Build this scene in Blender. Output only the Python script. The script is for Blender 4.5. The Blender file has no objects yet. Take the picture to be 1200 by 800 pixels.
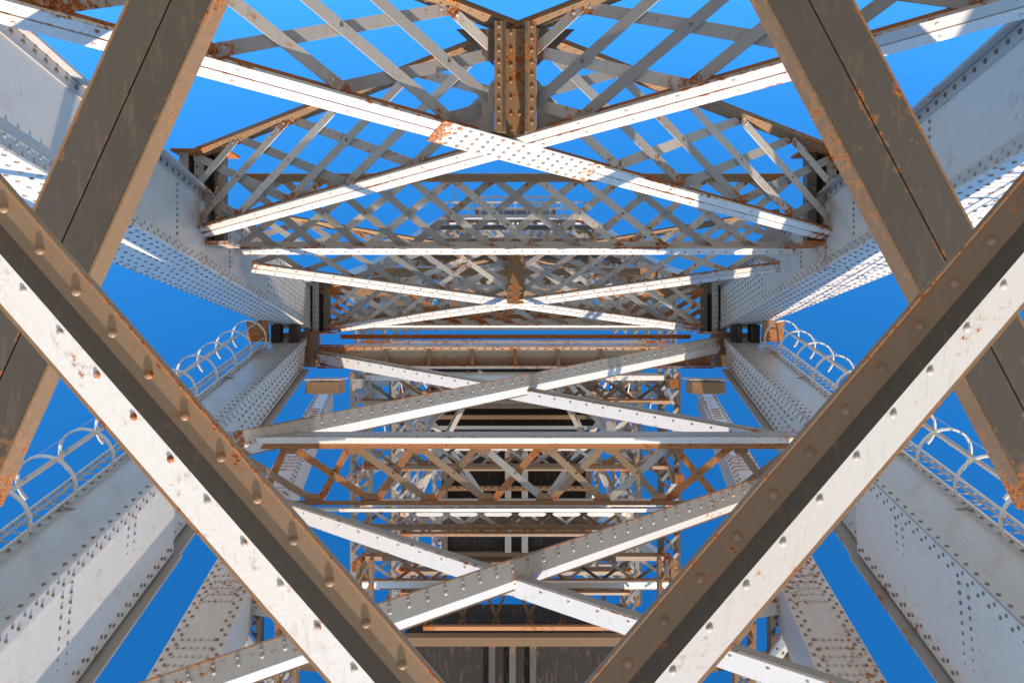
import bpy, math, random
from mathutils import Vector, Matrix
random.seed(4)
sc=bpy.context.scene
sc.view_settings.view_transform='Standard'; sc.view_settings.look='None'; sc.view_settings.exposure=0

# ---------------------------------------------------------------- materials
def steel(name,base,bias=0.0,rough=0.5,grime=0.6,streaks=0.35):
    m=bpy.data.materials.new(name); m.use_nodes=True
    nt=m.node_tree; N=nt.nodes; L=nt.links; N.clear()
    out=N.new('ShaderNodeOutputMaterial'); bs=N.new('ShaderNodeBsdfPrincipled')
    L.new(bs.outputs[0],out.inputs[0])
    tc=N.new('ShaderNodeTexCoord')
    def noise(s,d,r=0.6,vec=None):
        n=N.new('ShaderNodeTexNoise'); n.inputs['Scale'].default_value=s; n.inputs['Detail'].default_value=d
        n.inputs['Roughness'].default_value=r
        L.new(vec if vec else tc.outputs['Object'],n.inputs['Vector']); return n.outputs['Fac']
    def math_(op,a,b=None,c=None):
        n=N.new('ShaderNodeMath'); n.operation=op
        for i,v in enumerate((a,b,c)):
            if v is None: continue
            if isinstance(v,(int,float)): n.inputs[i].default_value=v
            else: L.new(v,n.inputs[i])
        return n.outputs[0]
    def mr(v,a,b,c=0,d=1):
        n=N.new('ShaderNodeMapRange'); n.interpolation_type='SMOOTHSTEP'
        L.new(v,n.inputs[0])
        for i,x in enumerate((a,b,c,d)): n.inputs[i+1].default_value=x
        return n.outputs[0]
    def mix(f,a,b,mode='MIX'):
        n=N.new('ShaderNodeMix'); n.data_type='RGBA'; n.blend_type=mode
        for i,v in ((0,f),(6,a),(7,b)):
            if isinstance(v,(int,float)): n.inputs[i].default_value=v
            elif isinstance(v,tuple): n.inputs[i].default_value=(*v,1)
            else: L.new(v,n.inputs[i])
        return n.outputs[2]
    ar=N.new('ShaderNodeAttribute'); ar.attribute_name='rust'
    at=N.new('ShaderNodeAttribute'); at.attribute_name='tone'
    n1=noise(0.6,3,0.65); n2=noise(8,4,0.7); n3=noise(30,2,0.6)
    val=math_('ADD',math_('ADD',math_('MULTIPLY',n1,0.42),math_('MULTIPLY',n2,0.58)),math_('MULTIPLY_ADD',ar.outputs['Fac'],0.175,bias))
    rmask=mr(val,0.635,0.665); gmask=mr(val,0.57,0.655,0,grime)
    tone=mr(at.outputs['Fac'],0,1,0.78,1.10)
    c=N.new('ShaderNodeVectorMath'); c.operation='SCALE'; c.inputs[0].default_value=base; L.new(tone,c.inputs['Scale'])
    c2=mix(mr(n3,0.35,0.65,0,0.14),c.outputs[0],(base[0]*.6,base[1]*.56,base[2]*.5))
    st=N.new('ShaderNodeMapping'); st.inputs['Scale'].default_value=(7,1.2,1.0); L.new(tc.outputs['Object'],st.inputs[0])
    streak=noise(1.6,3,0.7,st.outputs[0])
    c2=mix(mr(streak,0.54,0.72,0,streaks),c2,(0.38,0.24,0.15))
    c3=mix(gmask,c2,(0.52,0.24,0.10))
    rc=mix(mr(n3,0.35,0.65),(0.22,0.06,0.02),(0.74,0.23,0.04))
    col=mix(rmask,c3,rc)
    L.new(col,bs.inputs['Base Color'])
    rg=math_('MULTIPLY_ADD',rmask,0.4,rough); L.new(rg,bs.inputs['Roughness'])
    b=N.new('ShaderNodeBump'); b.inputs['Strength'].default_value=0.25; b.inputs['Distance'].default_value=0.01
    L.new(n2,b.inputs['Height']); L.new(b.outputs[0],bs.inputs['Normal'])
    return m
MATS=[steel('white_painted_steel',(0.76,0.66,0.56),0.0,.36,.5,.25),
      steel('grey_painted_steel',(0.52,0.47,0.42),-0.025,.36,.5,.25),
      steel('brown_weathered_steel',(0.36,0.205,0.10),0.01,0.5,0.7),
      steel('rusty_steel',(0.54,0.21,0.07),0.06,0.75,1.0),
      steel('dark_brown_steel',(0.05,0.034,0.025),-0.10,0.8,0.3),  # very dark brown base for ballast box, deck and joint blocks
      steel('olive_shade_toned_steel',(0.165,0.132,0.10),-0.04,0.45,0.5,.25),  # base darkened to paint in the unlit look of the big diagonals
      steel('shade_toned_rivet_steel',(0.34,0.27,0.22),0.0,0.5,0.6),  # darker than the plates, painting in the shading on rivet heads
      steel('sunlit_white_painted_steel',(0.86,0.76,0.66),-0.015,.36,.45,.2),  # lighter copy of the white, sunlight put into the base colour
      steel('tan_weathered_shade_steel',(0.44,0.28,0.165),0.0,.42,.6,.35)]  # weathered tan, also colours the shaded leg of the near braces
WH,GR,BR,RU,DK,OL,RV,WC,TN=range(9)

# ------------------------------------------------- build frame: the camera's own view axes, tilted to catch the sun
E=math.radians(49)
r=Vector((-1,0,0)); u=Vector((0,math.sin(E),-math.cos(E))); v=Vector((0,math.cos(E),math.sin(E)))
C=Vector((0,0,1.7))
FR=Matrix(((r.x,u.x,-v.x,C.x),(r.y,u.y,-v.y,C.y),(r.z,u.z,-v.z,C.z),(0,0,0,1)))

def empty(name):
    e=bpy.data.objects.new(name,None); sc.collection.objects.link(e); e.matrix_world=FR; return e
CAM=Vector((0,0,-1)); UP=Vector((0,1,0)); DN=Vector((0,-1,0)); RT=Vector((1,0,0))
def frame(P0,P1,N):
    D=(P1-P0).normalized(); N=(N-D*N.dot(D))
    if N.length<1e-4: N=Vector((0.01,1,0))-D*D.y
    N.normalize(); return D,N,D.cross(N)
def rect(w,t,off=0,a0=0): return [(a0-w/2,off-t/2),(a0+w/2,off-t/2),(a0+w/2,off+t/2),(a0-w/2,off+t/2)]
class MB:
    def __init__(s,name): s.n=name; s.v=[]; s.f=[]; s.m=[]; s.r=[]; s.t=[]; s.sm=[]
    def vert(s,p,ru,to): s.v.append((p[0],p[1],-p[2])); s.r.append(ru); s.t.append(to); return len(s.v)-1
    def face(s,idx,m,smooth=False): s.f.append(idx); s.m.append(m); s.sm.append(smooth)
    def sweep(s,prof,P0,P1,N=CAM,mat=WH,mats=None,re=1.0,sc0=1,sc1=1,rb=0.0):
        P0=Vector(P0);P1=Vector(P1); D,Nn,S=frame(P0,P1,Vector(N)); Ln=(P1-P0).length
        e=min(0.45,Ln*0.2)/Ln; tone=random.random(); n=len(prof)
        rings=[]
        for t,ru in ((0,re),(e,0.25*re),(0.5,0),(1-e,0.25*re),(1,re)):
            P=P0.lerp(P1,t); k=sc0+(sc1-sc0)*t
            rings.append([s.vert(P+S*a*k+Nn*b*k,ru+rb,tone) for a,b in prof])
        for i in range(4):
            for j in range(n):
                k=(j+1)%n
                s.face([rings[i][j],rings[i][k],rings[i+1][k],rings[i+1][j]],mats[j] if mats else mat)
        s.face(rings[0][::-1],mat); s.face(rings[-1],mat)
    def flat(s,w,t,P0,P1,N,mat,off=0,a0=0,er=.75,ew=.05,rb=0):
        """plate with corroding edges: rust value rises towards both long edges"""
        P0=Vector(P0);P1=Vector(P1); D,Nn,S=frame(P0,P1,Vector(N)); tone=random.random()
        L=(P1-P0).length; n=max(4,int(L/1.2)); prev=None
        prof=[(-w/2,t/2,er),(-w/2+ew,t/2,0),(w/2-ew,t/2,0),(w/2,t/2,er),(w/2,-t/2,er),(-w/2,-t/2,er)]
        for i in range(n+1):
            q=i/n; P=P0.lerp(P1,q); re=1 if i in (0,n) else 0
            ring=[s.vert(P+S*(a+a0)+Nn*(b+off),e*random.uniform(.2,1.1)+re+rb,tone) for a,b,e in prof]
            if prev:
                for j in range(6): k=(j+1)%6; s.face([prev[j],prev[k],ring[k],ring[j]],mat)
            else: s.face(ring[::-1],mat)
            prev=ring
        s.face(prev,mat)
    def box(s,x0,x1,y0,y1,z0,z1,mat=WH,ru=0):
        t=random.random()
        i=[s.vert((x,y,z),ru,t) for x in (x0,x1) for y in (y0,y1) for z in (z0,z1)]
        for q in ((0,1,3,2),(4,6,7,5),(0,4,5,1),(2,3,7,6),(0,2,6,4),(1,5,7,3)): s.face([i[k] for k in q],mat)
    def poly(s,pts,nrm,th,mat,ru=0.5):
        nrm=Vector(nrm).normalized(); t=random.random()
        a=[s.vert(Vector(p)+nrm*th/2,ru,t) for p in pts]; b=[s.vert(Vector(p)-nrm*th/2,ru,t) for p in pts]
        s.face(a,mat); s.face(b[::-1],mat); n=len(pts)
        for i in range(n): s.face([a[i],b[i],b[(i+1)%n],a[(i+1)%n]],mat)
    def rivet(s,P,N,rad,mat=WH,k=7,ru=0.1):
        N=Vector(N).normalized(); A=N.orthogonal().normalized(); B=N.cross(A); P=Vector(P); t=random.random()
        ru+=random.random()*0.6 if random.random()<0.25 else 0
        rg=[]
        for rr,h,e in ((1,0,.5),(0.86,0.38,.1),(0.5,0.60,0)):  # extra rust at the base ring also stands in for rivet shading
            rg.append([s.vert(P+(A*math.cos(2*math.pi*i/k)+B*math.sin(2*math.pi*i/k))*rad*rr+N*rad*h,ru+e,t) for i in range(k)])
        tp=s.vert(P+N*rad*0.66,ru,t)
        for q in range(2):
            for i in range(k):
                j=(i+1)%k; s.face([rg[q][i],rg[q][j],rg[q+1][j],rg[q+1][i]],mat,True)
        for i in range(k): s.face([rg[2][i],rg[2][(i+1)%k],tp],mat,True)
    def rivrow(s,P0,P1,a,b,nd,sp,rad,mat=WH,N=CAM,k=7,m=0.1):
        P0=Vector(P0);P1=Vector(P1); D,Nn,S=frame(P0,P1,Vector(N)); L=(P1-P0).length
        n=max(1,int((L-2*m)/sp)); nr=S*nd[0]+Nn*nd[1]
        for i in range(n+1):
            P=P0+D*(m+(L-2*m)*i/n)+S*a+Nn*b
            s.rivet(P,nr,rad,mat,k)
    def rivgrid(s,Q,N,nu,nv,rad,mat=WH,off=0.0,k=6,stag=True):
        A0,B0,A1,B1=[Vector(q) for q in Q]; N=Vector(N).normalized()
        for q,vv in enumerate(nv):
            for i in range(nu):
                t=(i+0.5+(0.5 if (q%2 and stag) else 0))/nu
                if t>1: continue
                P=A0.lerp(A1,t).lerp(B0.lerp(B1,t),vv)+N*off
                s.rivet(P,N,rad,mat,k)
    def lattice(s,b0,b1,t0,t1,n,w=0.16,th=0.02,mat=GR,span=1,riv=0,mats=None):
        b0,b1,t0,t1=map(Vector,(b0,b1,t0,t1)); nr=(b1-b0).cross(t0-b0).normalized()
        if nr.z>0: nr=-nr
        for d in (0,1):
            o=nr*(0.03 if d else -0.03)
            for i in range(-span+1,n):
                a=i/n; c=(i+span)/n
                ta,tc_=0.0,1.0
                if a<0: ta=(0-a)/(c-a); 
                if c>1: tc_=(1-a)/(c-a)
                if tc_-ta<0.15: continue
                def pt(t):
                    uu=a+(c-a)*t; h=t if d==0 else 1-t
                    return b0.lerp(b1,uu).lerp(t0.lerp(t1,uu),h)
                mt=random.choice(mats) if mats else mat
                s.sweep(rect(w,th),pt(ta)+o,pt(tc_)+o,nr,mt,re=0.9,rb=random.choice((0,0,0,.1,.3)))
                if riv:
                    for t in (0.04,0.5,0.96):
                        if ta<=t<=tc_: s.rivet(pt(t)+nr*(0.045),nr,riv,mt,6)
    def laced(s,P0,P1,W,N=CAM,chord=0.14,dep=0.3,n=8,mat=GR,w=0.09,mats=None):
        """laced post/strut: two channels joined by lacing"""
        P0=Vector(P0);P1=Vector(P1); D,Nn,S=frame(P0,P1,Vector(N))
        for q in (-1,1):
            o=S*q*(W/2-chord/2)
            s.sweep(rect(chord,dep),P0+o,P1+o,N,mat)
        o=S*(W/2-chord/2)
        s.lattice(P0-o+Nn*(dep/2+.01),P1-o+Nn*(dep/2+.01),P0+o+Nn*(dep/2+.01),P1+o+Nn*(dep/2+.01),n,w,0.015,mat,mats=mats)
    def build(s,parent,name=None):
        me=bpy.data.meshes.new(s.n); me.from_pydata(s.v,[],s.f)
        for m in MATS: me.materials.append(m)
        me.polygons.foreach_set('material_index',s.m); me.polygons.foreach_set('use_smooth',s.sm)
        a=me.attributes.new('rust','FLOAT','POINT'); a.data.foreach_set('value',s.r)
        a=me.attributes.new('tone','FLOAT','POINT'); a.data.foreach_set('value',s.t)
        me.update(); o=bpy.data.objects.new(s.n,me); sc.collection.objects.link(o); o.parent=parent; return o

tower=empty('steel_bridge_tower')

# ---------------------------------------------------------------- columns
col=MB('columns')
def plate(mb,A0,B0,A1,B1,N,th,mat,seg=14,ru=0.0,re=0.25,edge=.6):
    """tapered plate between two edges; N = outward normal"""
    A0,B0,A1,B1=[Vector(q) for q in (A0,B0,A1,B1)]; N=Vector(N).normalized(); tn=random.uniform(.4,1); prev=None
    for i in range(seg+1):
        t=i/seg; a=A0.lerp(A1,t); b=B0.lerp(B1,t); e=re if i in(0,seg) else 0
        e1=edge*random.uniform(.2,1.2); e2=edge*random.uniform(.2,1.2)
        ring=[mb.vert(a,ru+e1+e,tn),mb.vert(a.lerp(b,.06),ru+e,tn),mb.vert(a.lerp(b,.94),ru+e,tn),mb.vert(b,ru+e2+e,tn),mb.vert(b-N*th,ru+.4,tn),mb.vert(a-N*th,ru+.4,tn)]
        if prev:
            for j in range(6): k=(j+1)%6; mb.face([prev[j],prev[k],ring[k],ring[j]],mat)
        else: mb.face(ring[::-1],mat)
        prev=ring
    mb.face(prev,mat)
for sx in (-1,1):
    X=lambda x:sx*x
    y1n,y2n,y1f,y2f=2.97,4.90,0.45,1.95
    def up(z):
        t=(z-9)/18; tt=max(t,0)
        return (7.24-0.07*tt, 9.84-1.47*tt, y1n+(y1f-y1n)*t, y2n+(y2f-y2n)*t)
    for z0,z1 in ((0.5,9),(9,18),(18.006,27)):
        a=up(z0); b=up(z1)
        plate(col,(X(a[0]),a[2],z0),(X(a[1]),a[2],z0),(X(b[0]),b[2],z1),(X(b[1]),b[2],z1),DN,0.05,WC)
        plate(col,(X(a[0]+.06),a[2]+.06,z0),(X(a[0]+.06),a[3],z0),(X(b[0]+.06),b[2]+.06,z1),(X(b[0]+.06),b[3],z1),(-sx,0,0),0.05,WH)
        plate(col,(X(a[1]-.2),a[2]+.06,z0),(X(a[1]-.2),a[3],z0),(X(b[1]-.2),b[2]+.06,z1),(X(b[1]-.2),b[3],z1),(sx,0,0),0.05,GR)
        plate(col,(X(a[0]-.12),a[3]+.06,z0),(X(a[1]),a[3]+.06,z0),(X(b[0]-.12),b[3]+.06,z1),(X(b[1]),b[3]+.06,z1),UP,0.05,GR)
        plate(col,(X(a[0]+.03),a[3]-.25,z0),(X(a[0]+.03),a[3]-.003,z0),(X(b[0]+.03),b[3]-.16,z1),(X(b[0]+.03),b[3]-.003,z1),(-sx,0,0),0.03,GR)
        plate(col,(X(a[0]+.03),a[2]+.3,z0),(X(a[0]+.03),a[2]+.06,z0),(X(b[0]+.03),b[2]+.22,z1),(X(b[0]+.03),b[2]+.06,z1),(-sx,0,0),0.03,WH)
        L=z1-z0; n=int(L/0.27)
        if z0>=9:
            far=z0>10
            vs=(.05,.14,.27,.42,.58,.73,.86,.95) if not far else (.06,.2,.36,.52,.68,.84,.95)
            col.rivgrid([(X(a[0]),a[2],z0),(X(a[1]),a[2],z0),(X(b[0]),b[2],z1),(X(b[1]),b[2],z1)],DN,n,vs,.043 if not far else .045,RV)
            col.rivgrid([(X(a[0]+.03),a[3]-.12,z0),(X(a[0]+.03),a[3],z0),(X(b[0]+.03),b[3]-.08,z1),(X(b[0]+.03),b[3],z1)],(-sx,0,0),n,(.0,),.044,OL)
            col.rivgrid([(X(a[0]+.03),a[2]+.12,z0),(X(a[0]+.03),a[2]+.22,z0),(X(b[0]+.03),b[2]+.1,z1),(X(b[0]+.03),b[2]+.18,z1)],(-sx,0,0),n,(0,1),.038,GR)
            for q in range(3):
                zz=z0+(q+.5)*L/3; c=up(zz)
                for k in range(9):
                    col.rivet((X(c[0]+.06),c[2]+.4+(c[3]-c[2]-.7)*k/8,zz),(-sx,0,0),.038,RV)
        if z0==18.006:
            c0=up(22.3); c1=up(26.9)
            plate(col,(X(c0[0]+.045),c0[2]+.31,22.3),(X(c0[0]+.045),c0[3]-.22,22.3),(X(c1[0]+.045),c1[2]+.24,26.9),(X(c1[0]+.045),c1[3]-.18,26.9),(-sx,0,0),0.03,WC)
            for q in range(16):
                for k in range(6):
                    zz=22.5+q*.27; c=up(zz); col.rivet((X(c[0]+.045),c[2]+.38+(c[3]-c[2]-.7)*k/5,zz),(-sx,0,0),.042,RV)
    def lo(z):
        t=(z-9)/18; tt=max(t,0)
        return (7.24-.04*tt, 8.67-.2*tt, -4.53+4.77*t, -7.2+6.45*t)
    for z0,z1 in ((-8,9),(9,16.5),(16.507,26.6)):
        a=lo(z0); b=lo(z1)
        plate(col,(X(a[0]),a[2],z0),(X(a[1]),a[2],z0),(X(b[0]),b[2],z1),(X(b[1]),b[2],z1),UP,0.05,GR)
        plate(col,(X(a[0]+.06),a[2]-.06,z0),(X(a[0]+.30),a[3],z0),(X(b[0]+.06),b[2]-.06,z1),(X(b[0]+.12),b[3],z1),(-sx,0,0),0.05,WC)  # inner web gets the lighter white so it looks sunlit
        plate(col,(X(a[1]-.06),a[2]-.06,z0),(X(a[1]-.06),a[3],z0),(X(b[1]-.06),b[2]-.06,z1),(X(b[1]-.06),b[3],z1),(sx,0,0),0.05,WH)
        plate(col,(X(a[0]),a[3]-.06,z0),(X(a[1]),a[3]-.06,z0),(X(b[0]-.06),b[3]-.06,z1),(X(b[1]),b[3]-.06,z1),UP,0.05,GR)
        plate(col,(X(a[0]+.025),a[2]-.06,z0),(X(a[0]+.035),a[2]-.38,z0),(X(b[0]+.025),b[2]-.06,z1),(X(b[0]+.03),b[2]-.28,z1),(-sx,0,0),0.03,WC)
        L=z1-z0; n=int(L/0.27)
        if z0>=9:
            Q=lambda o0:[(X(a[0]+.035),a[2]+o0,z0),(X(a[0]+.035),a[2]+o0-.12,z0),(X(b[0]+.035),b[2]+o0,z1),(X(b[0]+.035),b[2]+o0-.1,z1)]
            col.rivgrid(Q(-.15),(-sx,0,0),n,(0,1),.04,RV)
            col.rivgrid([(X(a[0]+.29),a[3]+.18,z0),(X(a[0]+.28),a[3]+.3,z0),(X(b[0]+.11),b[3]+.12,z1),(X(b[0]+.11),b[3]+.2,z1)],(-sx,0,0),n,(0,1),.042,RV)
            col.rivgrid([(X(a[0]),a[2],z0),(X(a[1]),a[2],z0),(X(b[0]),b[2],z1),(X(b[1]),b[2],z1)],UP,n,(.06,.92),.04,RV)
            if z0>10:
                col.rivgrid([(X(a[0]),a[2],z0),(X(a[1]),a[2],z0),(X(b[0]),b[2],z1),(X(b[1]),b[2],z1)],UP,n,(.16,.82),.036,GR)
        if z0==9:
            for zz in (10.2,12.4,14.5,16.1):
                c=lo(zz); e=.30-.18*(zz-9)/17.6
                for k in range(12):
                    q=.12+.8*k/11
                    for dz in (0,.25): col.rivet((X(c[0]+.06+(e-.06)*q-.01),c[2]-.06+(c[3]-c[2]+.06)*q,zz+dz),(-sx,0,0),.04,RV)
        if z0==16.507:
            for j in range(22):
                for k in range(4):
                    zz=20.3+j*.27; c=lo(zz); q=.3+.55*k/3; e=.30-.18*(zz-9)/17.6
                    col.rivet((X(c[0]+.06+(e-.06)*q-.01),c[2]-.06+(c[3]-c[2]+.06)*q,zz),(-sx,0,0),.04,RV)
    col.box(*sorted((X(7.0),X(8.4))),-.9,.30,26.75,27.6,BR,.3)
    for q in (7.35,7.95): col.box(*sorted((X(q),X(q+.3))),-.1,.55,25.9,26.3,DK,.2)
    for (x,y0,y1,z,w) in ((7.35,2.35,4.45,18.25,.9),(6.95,.35,2.1,27.2,.75)):
        col.box(*sorted((X(x-w*.42),X(x+w*.5))),y0,y1,z+.3,z+.34,OL,.3)
        for xx in (x-w*.42,x+w*.1,x+w*.5):
            col.box(*sorted((X(xx-.03),X(xx+.03))),y0,y1,z-.15,z+.3,OL if xx<x else GR,.4)
            col.box(*sorted((X(xx-.11),X(xx+.11))),y0,y1,z-.19,z-.153,OL if xx<x else GR,.3)
            for k in range(9): col.rivet((X(xx+.05),y0+.1+(y1-y0-.2)*k/8,z-.19),CAM,.03,OL)
        col.box(*sorted((X(x-w*.7),X(x+w*.8))),y0-.08,y0-.003,z-.3,z+.5,WH,.9)
        col.box(*sorted((X(x-w*.7),X(x+w*.8))),y1+.003,y1+.06,z-.3,z+.5,RU,.5)
col.build(tower)

# ---------------------------------------------------------------- upper bracing
ub=MB('upper_bracing')
def dbl(mb,P0,P1,w,N,mat=WH,back=RU,th=.05,depth=.22):
    """chord of two angles back to back with a seam, vertical legs behind"""
    h=w/2-.014
    mb.flat(h,th,P0,P1,N,mat,0,-(h/2+.014),.85,.035); mb.flat(h,th,P0,P1,N,mat,0,(h/2+.014),.85,.035)
    mb.sweep(rect(.04,depth,-depth/2-.02),P0,P1,N,back)
for k,sx in enumerate((-1,1)):
    dz=.07*k
    n0=Vector((sx*-7.8,3.94,7.0+dz)); n1=Vector((sx*7.55,2.5,18+dz))
    ext=n0+(n0-n1)*.12
    N=Vector((0,-1,-.45))
    yo=Vector((0,-.06*k,0))
    dbl(ub,ext+yo,n1+yo,.40,N,WC,RU)
    H=Vector((0,1.85,0))
    ub.flat(.26,.05,ext+H-yo,n1+H-yo,N,BR,0,0,.9,.06); ub.sweep(rect(.04,.2,-.12),ext+H-yo,n1+H-yo,N,BR,rb=.3)
    ub.rivrow(ext+H-yo,n1+H-yo,.07,.03,(0,1),.24,.028,BR,N); ub.rivrow(ext+H-yo,n1+H-yo,-.07,.03,(0,1),.24,.028,BR,N)
    ub.rivrow(ext+yo,n1+yo,.12,.03,(0,1),.8,.03,WH,N); ub.rivrow(ext+yo,n1+yo,-.12,.03,(0,1),.8,.03,WH,N)
    ub.lattice(ext+Vector((0,.15,0)),n1+Vector((0,.15,0)),ext+H,n1+H,12,.185,.02,GR,2,.032,mats=[GR,GR,WH])
    if k==1:
        g0=n0.lerp(n1,.428)+yo; g1=n0.lerp(n1,.60)+yo
        ub.flat(.56,.02,g0,g1,N,WC,.037,0,.4,.05)
        for a in (-.21,-.07,.07,.21): ub.rivrow(g0,g1,a,.047,(0,1),.2,.036,RV,N)
ub.box(-.17,.17,3.30,5.02,12.35,12.39,BR,.6)
for x in (-.17,.17): ub.box(x-.02,x+.02,3.3,5.05,12.1,12.35,OL,.6)
for s_ in (-1,1):
    ub.box(*sorted((s_*.19,s_*.33)),3.3,5.05,12.12,12.15,BR,.4)
    for k in range(9): ub.rivet((s_*.26,3.45+k*.19,12.12),CAM,.032,BR)
    ub.poly([(s_*.34,3.35,12.3),(s_*1.0,3.35,12.32),(s_*.34,4.2,12.3)],CAM,.02,GR,.3)
    ub.poly([(s_*.34,5.0,12.3),(s_*.95,5.0,12.32),(s_*.34,4.4,12.3)],CAM,.02,OL,.3)
for k in range(7):
    for x in (-.07,.07): ub.rivet((x,3.4+k*.26,12.35),CAM,.032,BR)
def tframe(mb,z,xb,xt,yb,yt,n,span,mb_mat=WH,mt_mat=BR,w=.16,cw=.2,lm=(GR,),hN=(0,-1,-.5),rv=0,tilt=0):
    mb.flat(cw*1.4,.06,(-xb,yb,z),(xb,yb,z),hN,mb_mat,0,0,.9,.05); mb.sweep(rect(.06,cw*1.2,-cw*.6),(-xb,yb+.02,z),(xb,yb+.02,z),hN,mb_mat)
    mb.flat(cw,.06,(-xt,yt,z+tilt),(xt,yt,z+tilt),(0,-.3,-1),mt_mat,0,0,.9,.05,.15); mb.sweep(rect(.06,cw*1.2,-cw*.6),(-xt,yt+cw*.4,z+tilt),(xt,yt+cw*.4,z+tilt),(0,-.3,-1),mt_mat,rb=.2)
    mb.lattice((-xb,yb+.05,z+.06),(xb,yb+.05,z+.06),(-xt,yt,z+.06+tilt),(xt,yt,z+.06+tilt),n,w,.02,GR,span,rv,mats=list(lm))
    mb.rivrow((-xb,yb,z),(xb,yb,z),0,.03,(0,1),.35,.032,RV,hN)
    mb.rivrow((-xt,yt,z+tilt),(xt,yt,z+tilt),0,.03,(0,1),.3,.03,mt_mat,(0,-.3,-1))
tframe(ub,20,7.35,7.2,2.36,4.25,13,2,WC,BR,.19,.2,(GR,GR,WH,WH),rv=.034)
for k,sx in enumerate((-1,1)):
    n0=Vector((-sx*6.95,1.95,20.2+.1*k)); n1=Vector((sx*6.3,.45,26.8+.1*k)); N=Vector((0,-1,-.6)); H=Vector((0,1.45,0))
    dbl(ub,n0,n1,.42,N,WC,BR,depth=.16)
    ub.sweep(rect(.24,.05),n0+H,n1+H,N,BR); ub.rivrow(n0+H,n1+H,0,.03,(0,1),.3,.03,BR,N)
    ub.rivrow(n0,n1,.13,.03,(0,1),.5,.03,RV,N); ub.rivrow(n0,n1,-.13,.03,(0,1),.5,.03,RV,N)
    ub.lattice(n0+Vector((0,.1,0)),n1+Vector((0,.1,0)),n0+H,n1+H,11,.15,.02,GR,2,mats=[GR,WH,WH])
ub.box(-.25,.25,1.15,2.7,23.4,23.5,BR,.7)
for k in range(7):
    for x in(-.15,.15): ub.rivet((x,1.3+k*.2,23.4),CAM,.035,BR)
tframe(ub,27,6.6,6.6,.5,1.75,14,2,WH,BR,.17,.26,(TN,GR,WH,RU),rv=.035)
tframe(ub,29.5,6.6,6.6,.75,2.0,11,1,RU,RU,.2,.25,(RU,BR,GR),rv=0)
ub.sweep(rect(.16,.2),(-6.2,.17,27.3),(6.2,.17,27.3),CAM,RU,rb=.4)
ub.flat(.12,.2,(-5.6,-.02,27.9),(5.6,-.02,27.9),CAM,WH,rb=.35)
ub.flat(.72,.06,(-6.9,-.52,27.0),(6.9,-.52,27.0),(0,-.35,-1),TN,0,0,.6,.15,.25)
ub.flat(.06,.28,(-6.9,-.13,27.0),(6.9,-.13,27.0),CAM,WH,.07); ub.flat(.06,.34,(-6.9,-.91,27.0),(6.9,-.91,27.0),CAM,WH,.1)
for y,b in ((-.26,.05),(-.78,.05)): ub.rivrow((-6.9,-.52,27.0),(6.9,-.52,27.0),y+.52,.03,(0,1),.3,.045,BR,(0,-.35,-1))
for i in range(9): ub.sweep(rect(.1,.12),(-6+i*1.5,-.18,26.95),(-6+i*1.5,-.86,26.78),CAM,BR,rb=.3)
zs=[33,39,46,54,63]; tops=[3.0,4.3,6.0,8.0,9.9]
px=None
for i,(z,yt) in enumerate(zip(zs,tops)):
    xw=6.5-.12*i
    tframe(ub,z,xw,xw*.93,yt-1.9,yt,11,1+(i%2),WC,[BR,OL][i%2],.22,.32,(GR,WH,WH,BR))
    for sx in(-1,1):
        ub.laced((sx*xw,yt-5.5,z),(sx*xw,yt+.1,z),.8,n=7,mat=GR,w=.12)
        cur=Vector((sx*xw,yt,z)); 
        if px: ub.sweep(rect(.4,.4),Vector((sx*px[0],px[1],px[2])),cur,CAM,GR); ub.sweep(rect(.3,.3),Vector((sx*px[0],px[1]-1.9,px[2])),cur+Vector((0,-1.9,0)),CAM,WH)
        else: ub.sweep(rect(.4,.4),Vector((sx*6.9,1.9,27.3)),cur,CAM,GR)
        if px:
            a=Vector((-sx*px[0],px[1]-1.9,px[2]+.1*sx)); b=cur+Vector((0,-1.9,.1*sx))
            dbl(ub,a,b,.5,Vector((0,-1,-.5)),WC,BR); ub.lattice(a,b,a+Vector((0,1.6,0)),b+Vector((0,1.6,0)),9,.2,.02,GR,1,mats=[GR,WH])
    px=(xw,yt,z)
ub.build(tower)

# ---------------------------------------------------------------- lower bracing
lb=MB('lower_bracing')
def ridge(wu,du,wd,dd,th=.03): return [(0,0),(wu,-du),(wu,-du-th),(0,-th*1.5),(-wd,-dd-th),(-wd,-dd)]
def rmember(mb,P0,P1,wu,du,wd,dd,mu,md,rs=.4,rr=.04,N=CAM,row=.5,k=8):
    mb.sweep(ridge(wu,du,wd,dd),P0,P1,N,mu,mats=[mu,md,mu,md,md,md])
    l=math.hypot(wu,du); mb.rivrow(P0,P1,wu*row,-du*row,(du/l,wu/l),rs,rr,mu,N,k)
    mb.sweep(rect(.022,.03,-du+.005,wu+.004),P0,P1,N,BR,rb=.35)
    mb.sweep(rect(.018,.02,-dd+.005,-wd-.004),P0,P1,N,BR,rb=.2)
lb.flat(.40,.06,(-7.0,-.55,26.9),(6.75,-2.5,18.3),(0,-.5,-1),WC,0,0,.8,.05); lb.sweep(rect(.04,.12,-.09,.2),(-7.0,-.55,26.9),(6.75,-2.5,18.3),(0,-.5,-1),GR)
lb.rivrow((-7.0,-.55,26.9),(6.75,-2.5,18.3),.1,.03,(0,1),.5,.035,RV,(0,-.5,-1))
rmember(lb,(-6.4,-2.42,17.6),(7.15,-.16,26.7),.34,.06,.24,.12,WH,WC,.33,.038)
lb.rivrow((-6.4,-2.42,17.6),(7.15,-.16,26.7),.07,-.01,(.2,1),.33,.03,GR)
z=18
lb.flat(.14,.06,(-7.2,-2.30,z-.1),(7.0,-2.30,z-.1),(0,-.35,-1),WC,0,0,.5,.02)
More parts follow.
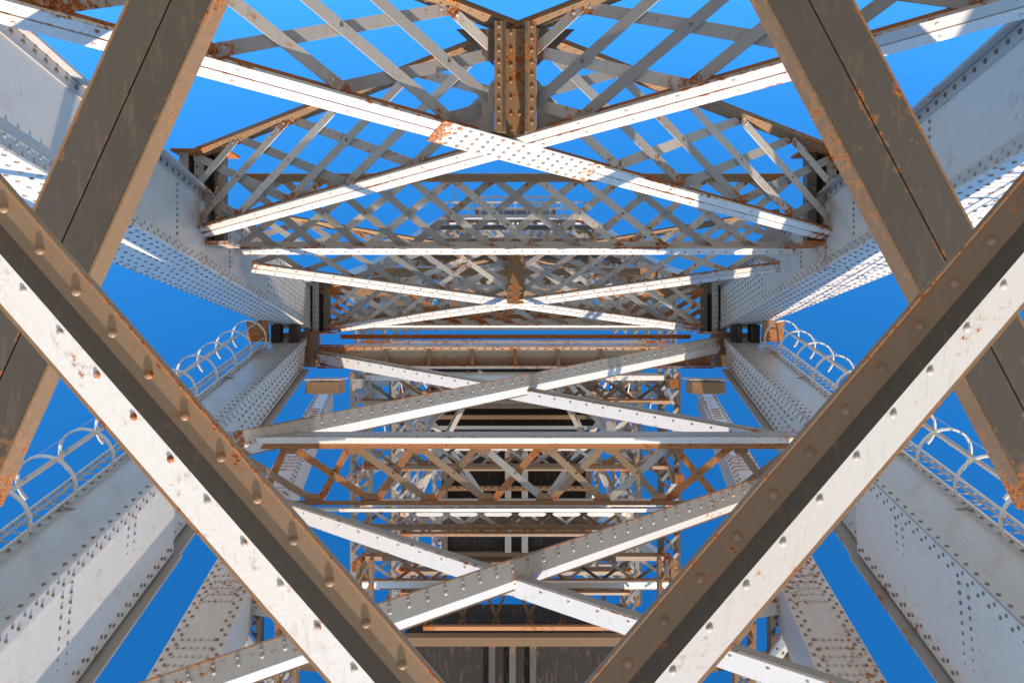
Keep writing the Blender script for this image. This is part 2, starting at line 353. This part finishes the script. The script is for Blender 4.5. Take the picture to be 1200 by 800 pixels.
lb.flat(.5,.05,(-7.2,-2.21,z+.17),(7.0,-2.21,z+.17),(0,1,-.1),GR)
lb.sweep(rect(.12,.04),(-7.0,-2.45,z-.02),(6.8,-2.45,z-.02),CAM,RU,rb=.1)
lb.sweep(rect(.10,.05),(-5.6,-3.78,z),(6.0,-3.78,z),(0,.4,-1),BR,rb=.3); lb.sweep(rect(.09,.05),(-5.6,-3.92,z-.08),(6.0,-3.92,z-.08),(0,-.6,-1),WH)
lb.rivrow((-5.6,-3.78,z),(6.0,-3.78,z),0,.03,(0,1),.3,.028,BR)
lb.lattice((-6.0,-3.8,z+.1),(6.2,-3.8,z+.1),(-6.9,-2.4,z+.1),(6.7,-2.4,z+.1),9,.16,.05,BR,1,.036,mats=[TN,RU,GR,TN,BR])
for i in range(10):
    for y,xs in ((-3.68,12.2),(-2.52,13.6)):
        x=-xs/2+xs*i/9; q=1 if y<-3 else -1
        lb.poly([(x-.24,y-.1*q,z+.03),(x+.24,y-.1*q,z+.03),(x+.12,y+.12*q,z+.03),(x-.12,y+.12*q,z+.03)],CAM,.015,BR,.4)
f0=Vector((-5.6,-3.75,17.6)); f1=Vector((4.1,-4.9,11.0)); f1=f1+(f1-f0)*.35
lb.flat(.46,.05,f0,f1,(0,-.5,-1),WC,0,0,.8,.05); lb.sweep(rect(.04,.12,-.085,.2),f0,f1,(0,-.5,-1),GR)
lb.rivrow(f0,f1,.12,.025,(0,1),.55,.035,WH,(0,-.5,-1))
lb.sweep(rect(.05,.3,-.17,-.19),f0,f1,(0,-.5,-1),GR)
e0=Vector((-4.4,-4.9,10.8)); e1=Vector((5.75,-3.4,17.4)); e0=e0+(e0-e1)*.3
rmember(lb,e0,e1,.36,.06,.20,.14,WH,WC,.34,.036)
lb.rivrow(e0,e1,.28,-.035,(.2,1),.34,.026,GR)
for sx in (-1,1):
    def leg(z):
        t=(z-12)/18
        return (5.25+1.95*t, 6.45+1.45*t, -6.4+4.2*t)
    a=leg(10); b=leg(31)
    plate(lb,(sx*a[0],a[2],10),(sx*a[1],a[2],10),(sx*b[0],b[2],31),(sx*b[1],b[2],31),(0,-.25,-1),.05,WC,24)
    plate(lb,(sx*(a[0]+.04),a[2]-.02,10.1),(sx*(a[0]+.04),a[2]-1.2,10.1),(sx*(b[0]+.04),b[2]-.02,31),(sx*(b[0]+.04),b[2]-.7,31),(-sx,0,0),.05,GR)
    lb.rivgrid([(sx*a[0],a[2]+.015,10),(sx*a[1],a[2]+.015,10),(sx*b[0],b[2]+.015,31),(sx*b[1],b[2]+.015,31)],(0,1,-.3),70,(.07,.17,.83,.93),.038,RV)
    for q in range(8):
        zz=11.5+q*2.3
        for j in range(6):
            for m in range(5): 
                z2=zz+m*.25; c=leg(z2); lb.rivet((sx*(c[0]+.25+(c[1]-c[0]-.5)*j/5),c[2]+.015,z2),(0,1,-.3),.036,WH)
    for (x,zz,y0,y1) in ((4.9,16.5,-8.6,-6.0),(5.9,17.2,-8.9,-5.7),(4.3,22,-11,-6.2)):
        lb.laced((sx*x,y0,zz),(sx*x,y1,zz),.45,n=7,mat=[BR,OL][int(x)%2],chord=.1,w=.06)
    lb.sweep(rect(.25,.3),(sx*4.0,-6.05,16.8),(sx*6.4,-5.85,17.2),CAM,WH); lb.sweep(rect(.18,.3),(sx*3.6,-7.2,16.9),(sx*6.6,-7.0,17.3),CAM,BR)
    lb.flat(.34,.06,(sx*4.4,-8.4,16.4),(sx*6.3,-6.06,16.9),(0,-.4,-1),WC); lb.sweep(rect(.2,.06),(sx*6.4,-8.4,16.2),(sx*3.4,-5.8,16.8),(0,-.4,-1),GR)
    lb.rivrow((sx*4.4,-8.4,16.4),(sx*6.3,-6.06,16.9),.1,.03,(0,1),.25,.035,RV,(0,-.4,-1)); lb.rivrow((sx*4.4,-8.4,16.4),(sx*6.3,-6.06,16.9),-.1,.03,(0,1),.25,.035,RV,(0,-.4,-1))
    lb.box(*sorted((sx*5.9,sx*7.0)),-1.75,-1.35,25.6,26.6,BR,.2); lb.box(*sorted((sx*5.8,sx*7.1)),-1.3,-1.25,25.5,26.7,WH,.4)
for (z,xo,yt,yb,nn) in ((30,6.0,-1.2,-9.6,12),(35,5.2,-1.4,-12,14),(41,6.3,-1.5,-14,14),(50,5.0,-1.5,-15,14),(57,7.6,-1.5,-18,16)):
    for sx in (-1,1):
        lb.laced((sx*xo,yb,z),(sx*xo,yt,z),.85,n=nn,mat=random.choice([GR,OL]),chord=.2,w=.12,mats=[GR,BR,WH])
        lb.sweep(rect(.22,.06),(sx*xo,yt-.3,z+.4),(sx*xo*.2,yb*.65,z+.5),(0,-.4,-1),WC)
        lb.sweep(rect(.2,.06),(sx*xo*.3,yt,z+.6),(sx*xo,yb*.7,z+.7),(0,-.4,-1),WH)
    H=yt-yb
    for f in (0.02,.32,.6,.85):
        y=yt-H*f
        lb.sweep(rect(.2,.25),(-xo,y,z-.2),(xo,y,z-.2),(0,-.4,-1),random.choice([WC,BR,WC]),rb=.1)
        lb.sweep(rect(.14,.2),(-xo,y-.95,z-.2),(xo,y-.95,z-.2),(0,-.4,-1),BR,rb=.2)
        lb.lattice((-xo,y-.95,z-.1),(xo,y-.95,z-.1),(-xo,y,z-.1),(xo,y,z-.1),9,.12,.02,GR,1,mats=[GR,BR,OL,WH])
for sx in(-1,1):
    for (x0,y0,x1,y1) in ((6.0,-1.6,5.2,-1.7),(6.2,-5.2,5,-6.5),(3.6,-3.2,3.6,-3.6),(6.0,-8.5,5,-12)):
        lb.sweep(rect(.35,.35),(sx*x0,y0,29),(sx*x1,y1,57),UP,random.choice([GR,WH,BR]))
    for q in range(8):
        z0=29+q*3.4; lb.sweep(rect(.14,.04),(sx*5.9,-1.6 if q%2 else -5.4,z0),(sx*5.8,-5.5 if q%2 else -1.6,z0+3.4),RT,random.choice([GR,WH]))
lb.sweep(rect(.26,.1),(-6.3,-8.85,28),(6.3,-8.85,28),(0,-.4,-1),WC); lb.sweep(rect(.16,.1),(-3.0,-9.3,25),(6.2,-9.3,25),(0,-.4,-1),RU)
lb.sweep(rect(.16,.1),(-6,-9.1,28.5),(6,-9.1,28.5),(0,-.4,-1),BR)
for i in range(16): lb.sweep(rect(.1,.04),(-4+i*.6,-10.6,27.5),(-3.4+i*.6 if i%2 else -4.6+i*.6,-9.1,27.5),CAM,BR)
lb.build(tower)

# ---------------------------------------------------------------- near braces
fb=MB('near_braces')
def fgbar(P0,P1):
    P0=Vector(P0);P1=Vector(P1); D=(P1-P0); 
    fb.sweep([(0.0,-.03),(.07,-.09),(.27,-.13),(.29,-.10),(.31,-.16),(.07,-.14),(0,-.08),(-.1,-.12),(-.38,-.18),(-.38,-.15),(-.05,-.0)],P0,P1,CAM,TN,mats=[OL,TN,TN,TN,BR,BR,BR,WC,WC,WC,OL],rb=.08)  # shade and sun painted per leg: tan on the upper, white on the lower
    D_,N_,S_=frame(P0,P1,CAM)
    fb.flat(.03,.02,P0,P1,CAM,BR,-.155,-.386,.5,.01,.3)
    fb.flat(.016,.014,P0,P1,CAM,BR,-.098,.296,.5,.005,.45)
    L=D.length; n=int(L/.42)
    for i in range(n): 
        fb.rivet(P0+D_*(i+.5)*L/n+S_*.16+N_*(-.108),S_*.2+N_,.038,TN,12)
        fb.rivet(P0+D_*(i+.95)*L/n-S_*.11+N_*(-.02),-S_*.4+N_,.032,WH,12)
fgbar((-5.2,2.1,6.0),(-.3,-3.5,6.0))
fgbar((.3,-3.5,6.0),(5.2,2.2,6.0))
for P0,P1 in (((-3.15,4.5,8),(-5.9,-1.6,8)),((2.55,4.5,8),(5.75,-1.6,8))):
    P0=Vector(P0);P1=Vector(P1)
    fb.flat(.37,.05,P0,P1,CAM,OL,0,.197,.6,.05); fb.flat(.37,.05,P0,P1,CAM,OL,0,-.197,.6,.05)  # shadowed look comes from the dark base colour
    fb.sweep(rect(.5,.04,-.05),P0,P1,CAM,RU)
    for a in (-.40,.40): fb.sweep(rect(.025,.3,-.12,a),P0,P1,CAM,BR,rb=.2)
fb.build(tower)

# ---------------------------------------------------------------- caged ladders
def ladder(sx):
    e=empty('caged_ladder'); mb=MB('ladder_rails_and_cage')
    z0,z1=8.6,25.5
    def base(z): t=(z-9)/18; return Vector((sx*(8.75-.25*t),-4.53+4.77*t+.1,z))
    A,B=base(z0),base(z1); D=(B-A).normalized()
    for o in (-.22,.22): mb.sweep(rect(.05,.05),A+Vector((o,0,0)),B+Vector((o,0,0)),UP,WH)
    n=int((B-A).length/.3)
    for i in range(n):
        P=A.lerp(B,i/n); mb.sweep(rect(.025,.025),P-Vector((.22,0,0)),P+Vector((.22,0,0)),UP,GR)
    U=(UP-D*D.dot(UP)).normalized()
    R=.52; ang=[math.radians(-38+ i*(256/20)) for i in range(21)]
    nh=13
    for h in range(nh):
        c=A.lerp(B,(h+.4)/nh)+U*.42; tone=1; pr=None
        for a in ang:
            d=RT*math.cos(a)+U*math.sin(a)
            ring=[mb.vert(c+d*(R+q)+D*w,-.5,tone) for q,w in((0,-.035),(0,.035),(.035,.035),(.035,-.035))]
            if pr:
                for j in range(4): k=(j+1)%4; mb.face([pr[j],pr[k],ring[k],ring[j]],WC)
            pr=ring
    for a in (0,60,120,180):
        d=RT*math.cos(math.radians(a))+U*math.sin(math.radians(a))
        o=U*.42+d*(R-.008); mb.sweep(rect(.05,.012),A.lerp(B,.4/nh)+o,A.lerp(B,(nh-.6)/nh)+o,d,WH)
    for h in range(0,nh,2):
        P=A.lerp(B,(h+.4)/nh); mb.sweep(rect(.06,.03),P,P-Vector((sx*.45,.1,0)),UP,GR)
    T=B+U*.4; mb.sweep(rect(.7,.7),T,T+D*.08,UP,BR)
    mb.build(e)
ladder(-1); ladder(1)

# ---------------------------------------------------------------- counterweight & deck
cw=empty('counterweight'); mb=MB('ballast_box')
mb.box(-3.4,3.5,-10.6,-4.9,37,43,DK)
for x in (-3.4,-.35,.45,3.5): mb.sweep(rect(.3,.3),(x,-10.7,36.8),(x,-4.8,36.8),CAM,OL if abs(x)>1 else GR)
for y in (-10.6,-8.9,-7.0,-4.9): mb.sweep(rect(.22,.25),(-3.5,y,36.7),(3.6,y,36.7),CAM,BR if y<-5 else WH)
mb.sweep(rect(.9,.06),(-3.4,-8.2,36.6),(3.5,-8.2,36.6),CAM,DK)
for i in range(22):
    mb.rivet((-3.4+i*.33,-7.0,36.56),CAM,.05,BR)
mb.build(cw)
dk=empty('bridge_deck'); mb=MB('floor_and_beams')
mb.box(-3.9,4.2,-16,-10.25,26.5,30,DK)
for x in (-3.9,-.8,-.1,.6,4.2): mb.sweep(rect(.22,.3),(x,-16,26.3),(x,-10.2,26.3),CAM,OL)
mb.sweep(rect(.3,.4),(-4.2,-10.2,26.3),(4.5,-10.2,26.3),CAM,BR)
mb.box(-5.2,5.0,-6.0,-1.7,47,49,DK)
for i in range(7): mb.sweep(rect(.25,.3),(-5.2,-2.0-i*.65,46.8),(5.0,-2.0-i*.65,46.8),CAM,[OL,BR,GR][i%3])
mb.build(dk)
sp=empty('service_platform'); mb=MB('platform_and_railing')
mb.box(-5.6,5.6,9.95,10.15,61.5,66,WC,.2)
mb.box(-3.4,3.4,10.8,10.95,63.5,67,WH,.2)
for y0,xx,z in ((10.15,5.6,61.6),(10.95,3.4,63.6)):
    for y in (.5,1.0): mb.sweep(rect(.12,.12),(-xx,y0+y,z),(xx,y0+y,z),CAM,WC)
    for i in range(13): x=-xx+i*2*xx/12; mb.sweep(rect(.1,.1),(x,y0,z),(x,y0+1.0,z),CAM,WC)
for x in (-3.2,-1.6,0,1.6,3.2): mb.sweep(rect(.2,.2),(x,8.5,63.4),(x,10.85,63.6),CAM,BR)
mb.sweep(rect(.08,.08),(-4.9,10,62),(-4.9,12.6,62),CAM,GR)
mb.build(sp)

# ---------------------------------------------------------------- ground
me=bpy.data.meshes.new('ground'); S=4000
me.from_pydata([(-S,-S,0),(S,-S,0),(S,S,0),(-S,S,0)],[],[(0,1,2,3)]); g=bpy.data.objects.new('ground',me); sc.collection.objects.link(g)
gm=bpy.data.materials.new('gravel_ground'); gm.use_nodes=True; nt=gm.node_tree; b=nt.nodes['Principled BSDF']
n=nt.nodes.new('ShaderNodeTexNoise'); n.inputs['Scale'].default_value=3; n.inputs['Detail'].default_value=8
t=nt.nodes.new('ShaderNodeTexCoord'); nt.links.new(t.outputs['Object'],n.inputs['Vector'])
cr=nt.nodes.new('ShaderNodeValToRGB'); cr.color_ramp.elements[0].color=(.28,.22,.15,1); cr.color_ramp.elements[1].color=(.50,.40,.28,1)
nt.links.new(n.outputs['Fac'],cr.inputs[0]); nt.links.new(cr.outputs[0],b.inputs['Base Color']); b.inputs['Roughness'].default_value=.95
me.materials.append(gm)

# ---------------------------------------------------------------- light
el=math.radians(25); az=math.radians(190)
w=bpy.data.worlds.new('World'); sc.world=w; w.use_nodes=True; nt=w.node_tree
bg=nt.nodes['Background']; sky=nt.nodes.new('ShaderNodeTexSky'); sky.sky_type='NISHITA'; sky.sun_disc=False
sky.sun_elevation=el; sky.sun_rotation=az; sky.air_density=1.0; sky.dust_density=0.0; sky.ozone_density=4.0; sky.altitude=1500
hs=nt.nodes.new('ShaderNodeHueSaturation'); hs.inputs['Saturation'].default_value=1.27; hs.inputs['Value'].default_value=2.1
nt.links.new(sky.outputs[0],hs.inputs['Color']); nt.links.new(hs.outputs[0],bg.inputs[0]); bg.inputs[1].default_value=0.15
sd=Vector((math.sin(az)*math.cos(el),math.cos(az)*math.cos(el),math.sin(el)))
l=bpy.data.lights.new('sun','SUN'); l.energy=5.0; l.angle=math.radians(.5); l.color=(1,.90,.76)
o=bpy.data.objects.new('sun',l); sc.collection.objects.link(o); o.rotation_euler=sd.to_track_quat('Z','Y').to_euler(); o.location=(0,-20,30)

cam=bpy.data.cameras.new('camera'); co=bpy.data.objects.new('camera',cam); sc.collection.objects.link(co); sc.camera=co
co.matrix_world=FR; cam.lens=27; cam.sensor_width=36; cam.clip_end=6000; cam.clip_start=.05; cam.shift_x=-4/1200
